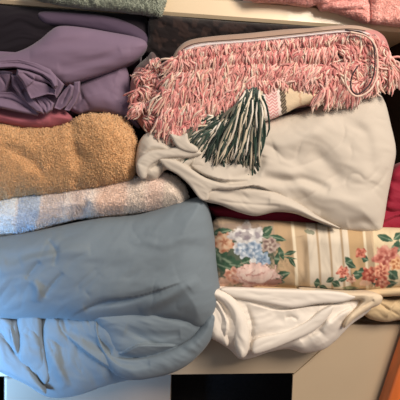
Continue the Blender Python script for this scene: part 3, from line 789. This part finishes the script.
hm = b.build('hem', M_woven, bl); hm['label'] = 'pale hem strip with dark stitching'
# thin dark and pale cords looping on the right
b = Bld()
rope(b, [(345, 30), (362, 33), (372, 42), (375, 58), (374, 72), (370, 84), (362, 92), (356, 94), (351, 88), (352, 76), (358, 66)], .7, -.078, '3a2a30', 6, wob=2)
b.build('dark_cord', M_yarn, bl)
b = Bld()
rope(b, [(350, 32), (366, 36), (375, 46), (377.5, 62), (376, 78), (370, 90), (360, 96), (352, 94), (346, 84), (345, 74)], .9, -.078, 'e2c4b4', 6, wob=2)
b.build('pale_cord', M_yarn, bl)

# dark patterned cloth behind the roll
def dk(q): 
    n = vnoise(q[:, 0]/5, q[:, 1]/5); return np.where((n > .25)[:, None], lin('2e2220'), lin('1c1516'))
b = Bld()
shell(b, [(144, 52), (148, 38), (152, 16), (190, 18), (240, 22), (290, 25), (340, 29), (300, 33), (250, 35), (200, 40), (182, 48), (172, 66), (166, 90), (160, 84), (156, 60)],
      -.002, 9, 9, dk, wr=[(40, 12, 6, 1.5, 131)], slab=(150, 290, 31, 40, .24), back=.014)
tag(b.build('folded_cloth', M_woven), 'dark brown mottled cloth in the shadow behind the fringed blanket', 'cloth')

# ------------------------------------------------------------------ towels on the upper shelf
def top_towel(name, label, outline, H, col, slabx, folds=(), wr=(), pile=(1.5, 1.6, .42, .15), Y=-.010, hz=.05):
    b = Bld()
    poly = outline
    shell(b, poly, Y, H, 9, col, folds=folds, wr=wr, fuzz=.4, back=.008, pile=pile, step=1.2)
    return b
def raised_slab(b, px0, px1, h, col, y0=-.002):
    x0, x1 = xcol(px0), xcol(px1); n = 16
    # rounded folded body resting on the shelf
    prof = []
    for k in range(n):
        a = 2*math.pi*k/n; cx, cz = math.cos(a), math.sin(a)
        prof.append((np.sign(cx)*abs(cx)**.35, np.sign(cz)*abs(cz)**.5))
    V = []; f = []
    secs = [(y0, .86), (y0+.008, .97), (y0+.02, 1), (.24, 1), (.255, .93), (.26, .8)]
    for (yy, s) in secs:
        for (a, c_) in prof:
            X = (x0+x1)/2+a*(x1-x0)/2*s
            zb = zm+(X-xm)*math.tan(ang)+TH/2+.0006
            V.append((X, yy, zb+h/2+c_*h/2*s))
    for i in range(len(secs)-1):
        for k in range(n):
            k2 = (k+1) % n; f.append((i*n+k, (i+1)*n+k, (i+1)*n+k2, i*n+k2))
    f.append(tuple(range(n))); f.append(tuple((len(secs)-1)*n+k for k in range(n))[::-1])
    b.add(V, f, lin(col))
SAGE = '9aa192'
b = top_towel('', '', [(26, -14), (90, -16), (160, -14), (166, -2), (164, 8), (160, 17), (150, 15), (120, 11), (95, 8.5), (70, 6), (50, 2), (34, -2)], 9, SAGE, None, wr=[(85, 12, 6, 1.2, 141)])
raised_slab(b, 28, 164, .05, SAGE)
tag(b.build('folded_towel', M_terry), 'sage green terry towel hanging over the upper shelf edge at top left', 'towel')
b = top_towel('', '', [(246, -16), (310, -16), (352, -14), (368, -2), (370, 22), (356, 18), (345, 14.5), (330, 10), (323, 10), (318, 4), (308, 6), (296, 4), (280, 2), (262, 1), (250, -1)], 9, 'efb2aa', None,
    folds=[('s', 3, 5, [(326, 9), (340, 8), (370, 8)]), ('v', -3, 1.5, [(320, 6), (330, 2), (345, 1), (368, 2)]), ('v', -2.5, 1.4, [(255, -2), (290, 1), (316, 2)])], wr=[(0, 16, 5, 1.0, 143)])
raised_slab(b, 250, 366, .05, 'efb2aa')
tag(b.build('folded_towel', M_terry), 'coral pink towel with folded corner drooping over the upper shelf, left of its neighbour', 'towel')
b = top_towel('', '', [(371, -14), (400, -14), (432, -12), (432, 30), (400, 26), (384, 24), (371, 22), (370, 6)], 10, 'f4bcb2', None, wr=[(10, 14, 7, 1.0, 145)])
raised_slab(b, 371, 410, .06, 'f4bcb2')
tag(b.build('folded_towel', M_terry), 'lighter salmon pink towel at the top right corner of the upper shelf', 'towel')

# ------------------------------------------------------------------ orange wood at the lower right
b = Bld()
A0 = P(387, 404, -.03); A1 = P(405, 350, -.03)
up = (A1-A0)/np.linalg.norm(A1-A0); rt = np.array([up[2], 0, -up[0]])
base = A0 + up*(0.004-A0[2])/up[2]; top_ = A0 + up*.35; wd3 = .09
bb = base + rt*wd3; bb = bb + up*(0.004-bb[2])/up[2]
v0 = np.array([base, bb, top_+rt*wd3, top_]); v1 = v0.copy(); v1[:, 1] = -.008
b.add(np.concatenate([v0, v1]), [(0, 1, 2, 3), (7, 6, 5, 4)]+[((i+1) % 4, i, i+4, (i+1) % 4+4) for i in range(4)], (1, 1, 1))
o = b.build('wooden_board', M_orange, None, False)
m = o.modifiers.new('bevel', 'BEVEL'); m.width = .003; m.segments = 3
tag(o, 'orange varnished wooden board edge at the lower right corner beside the cream panel', 'board')
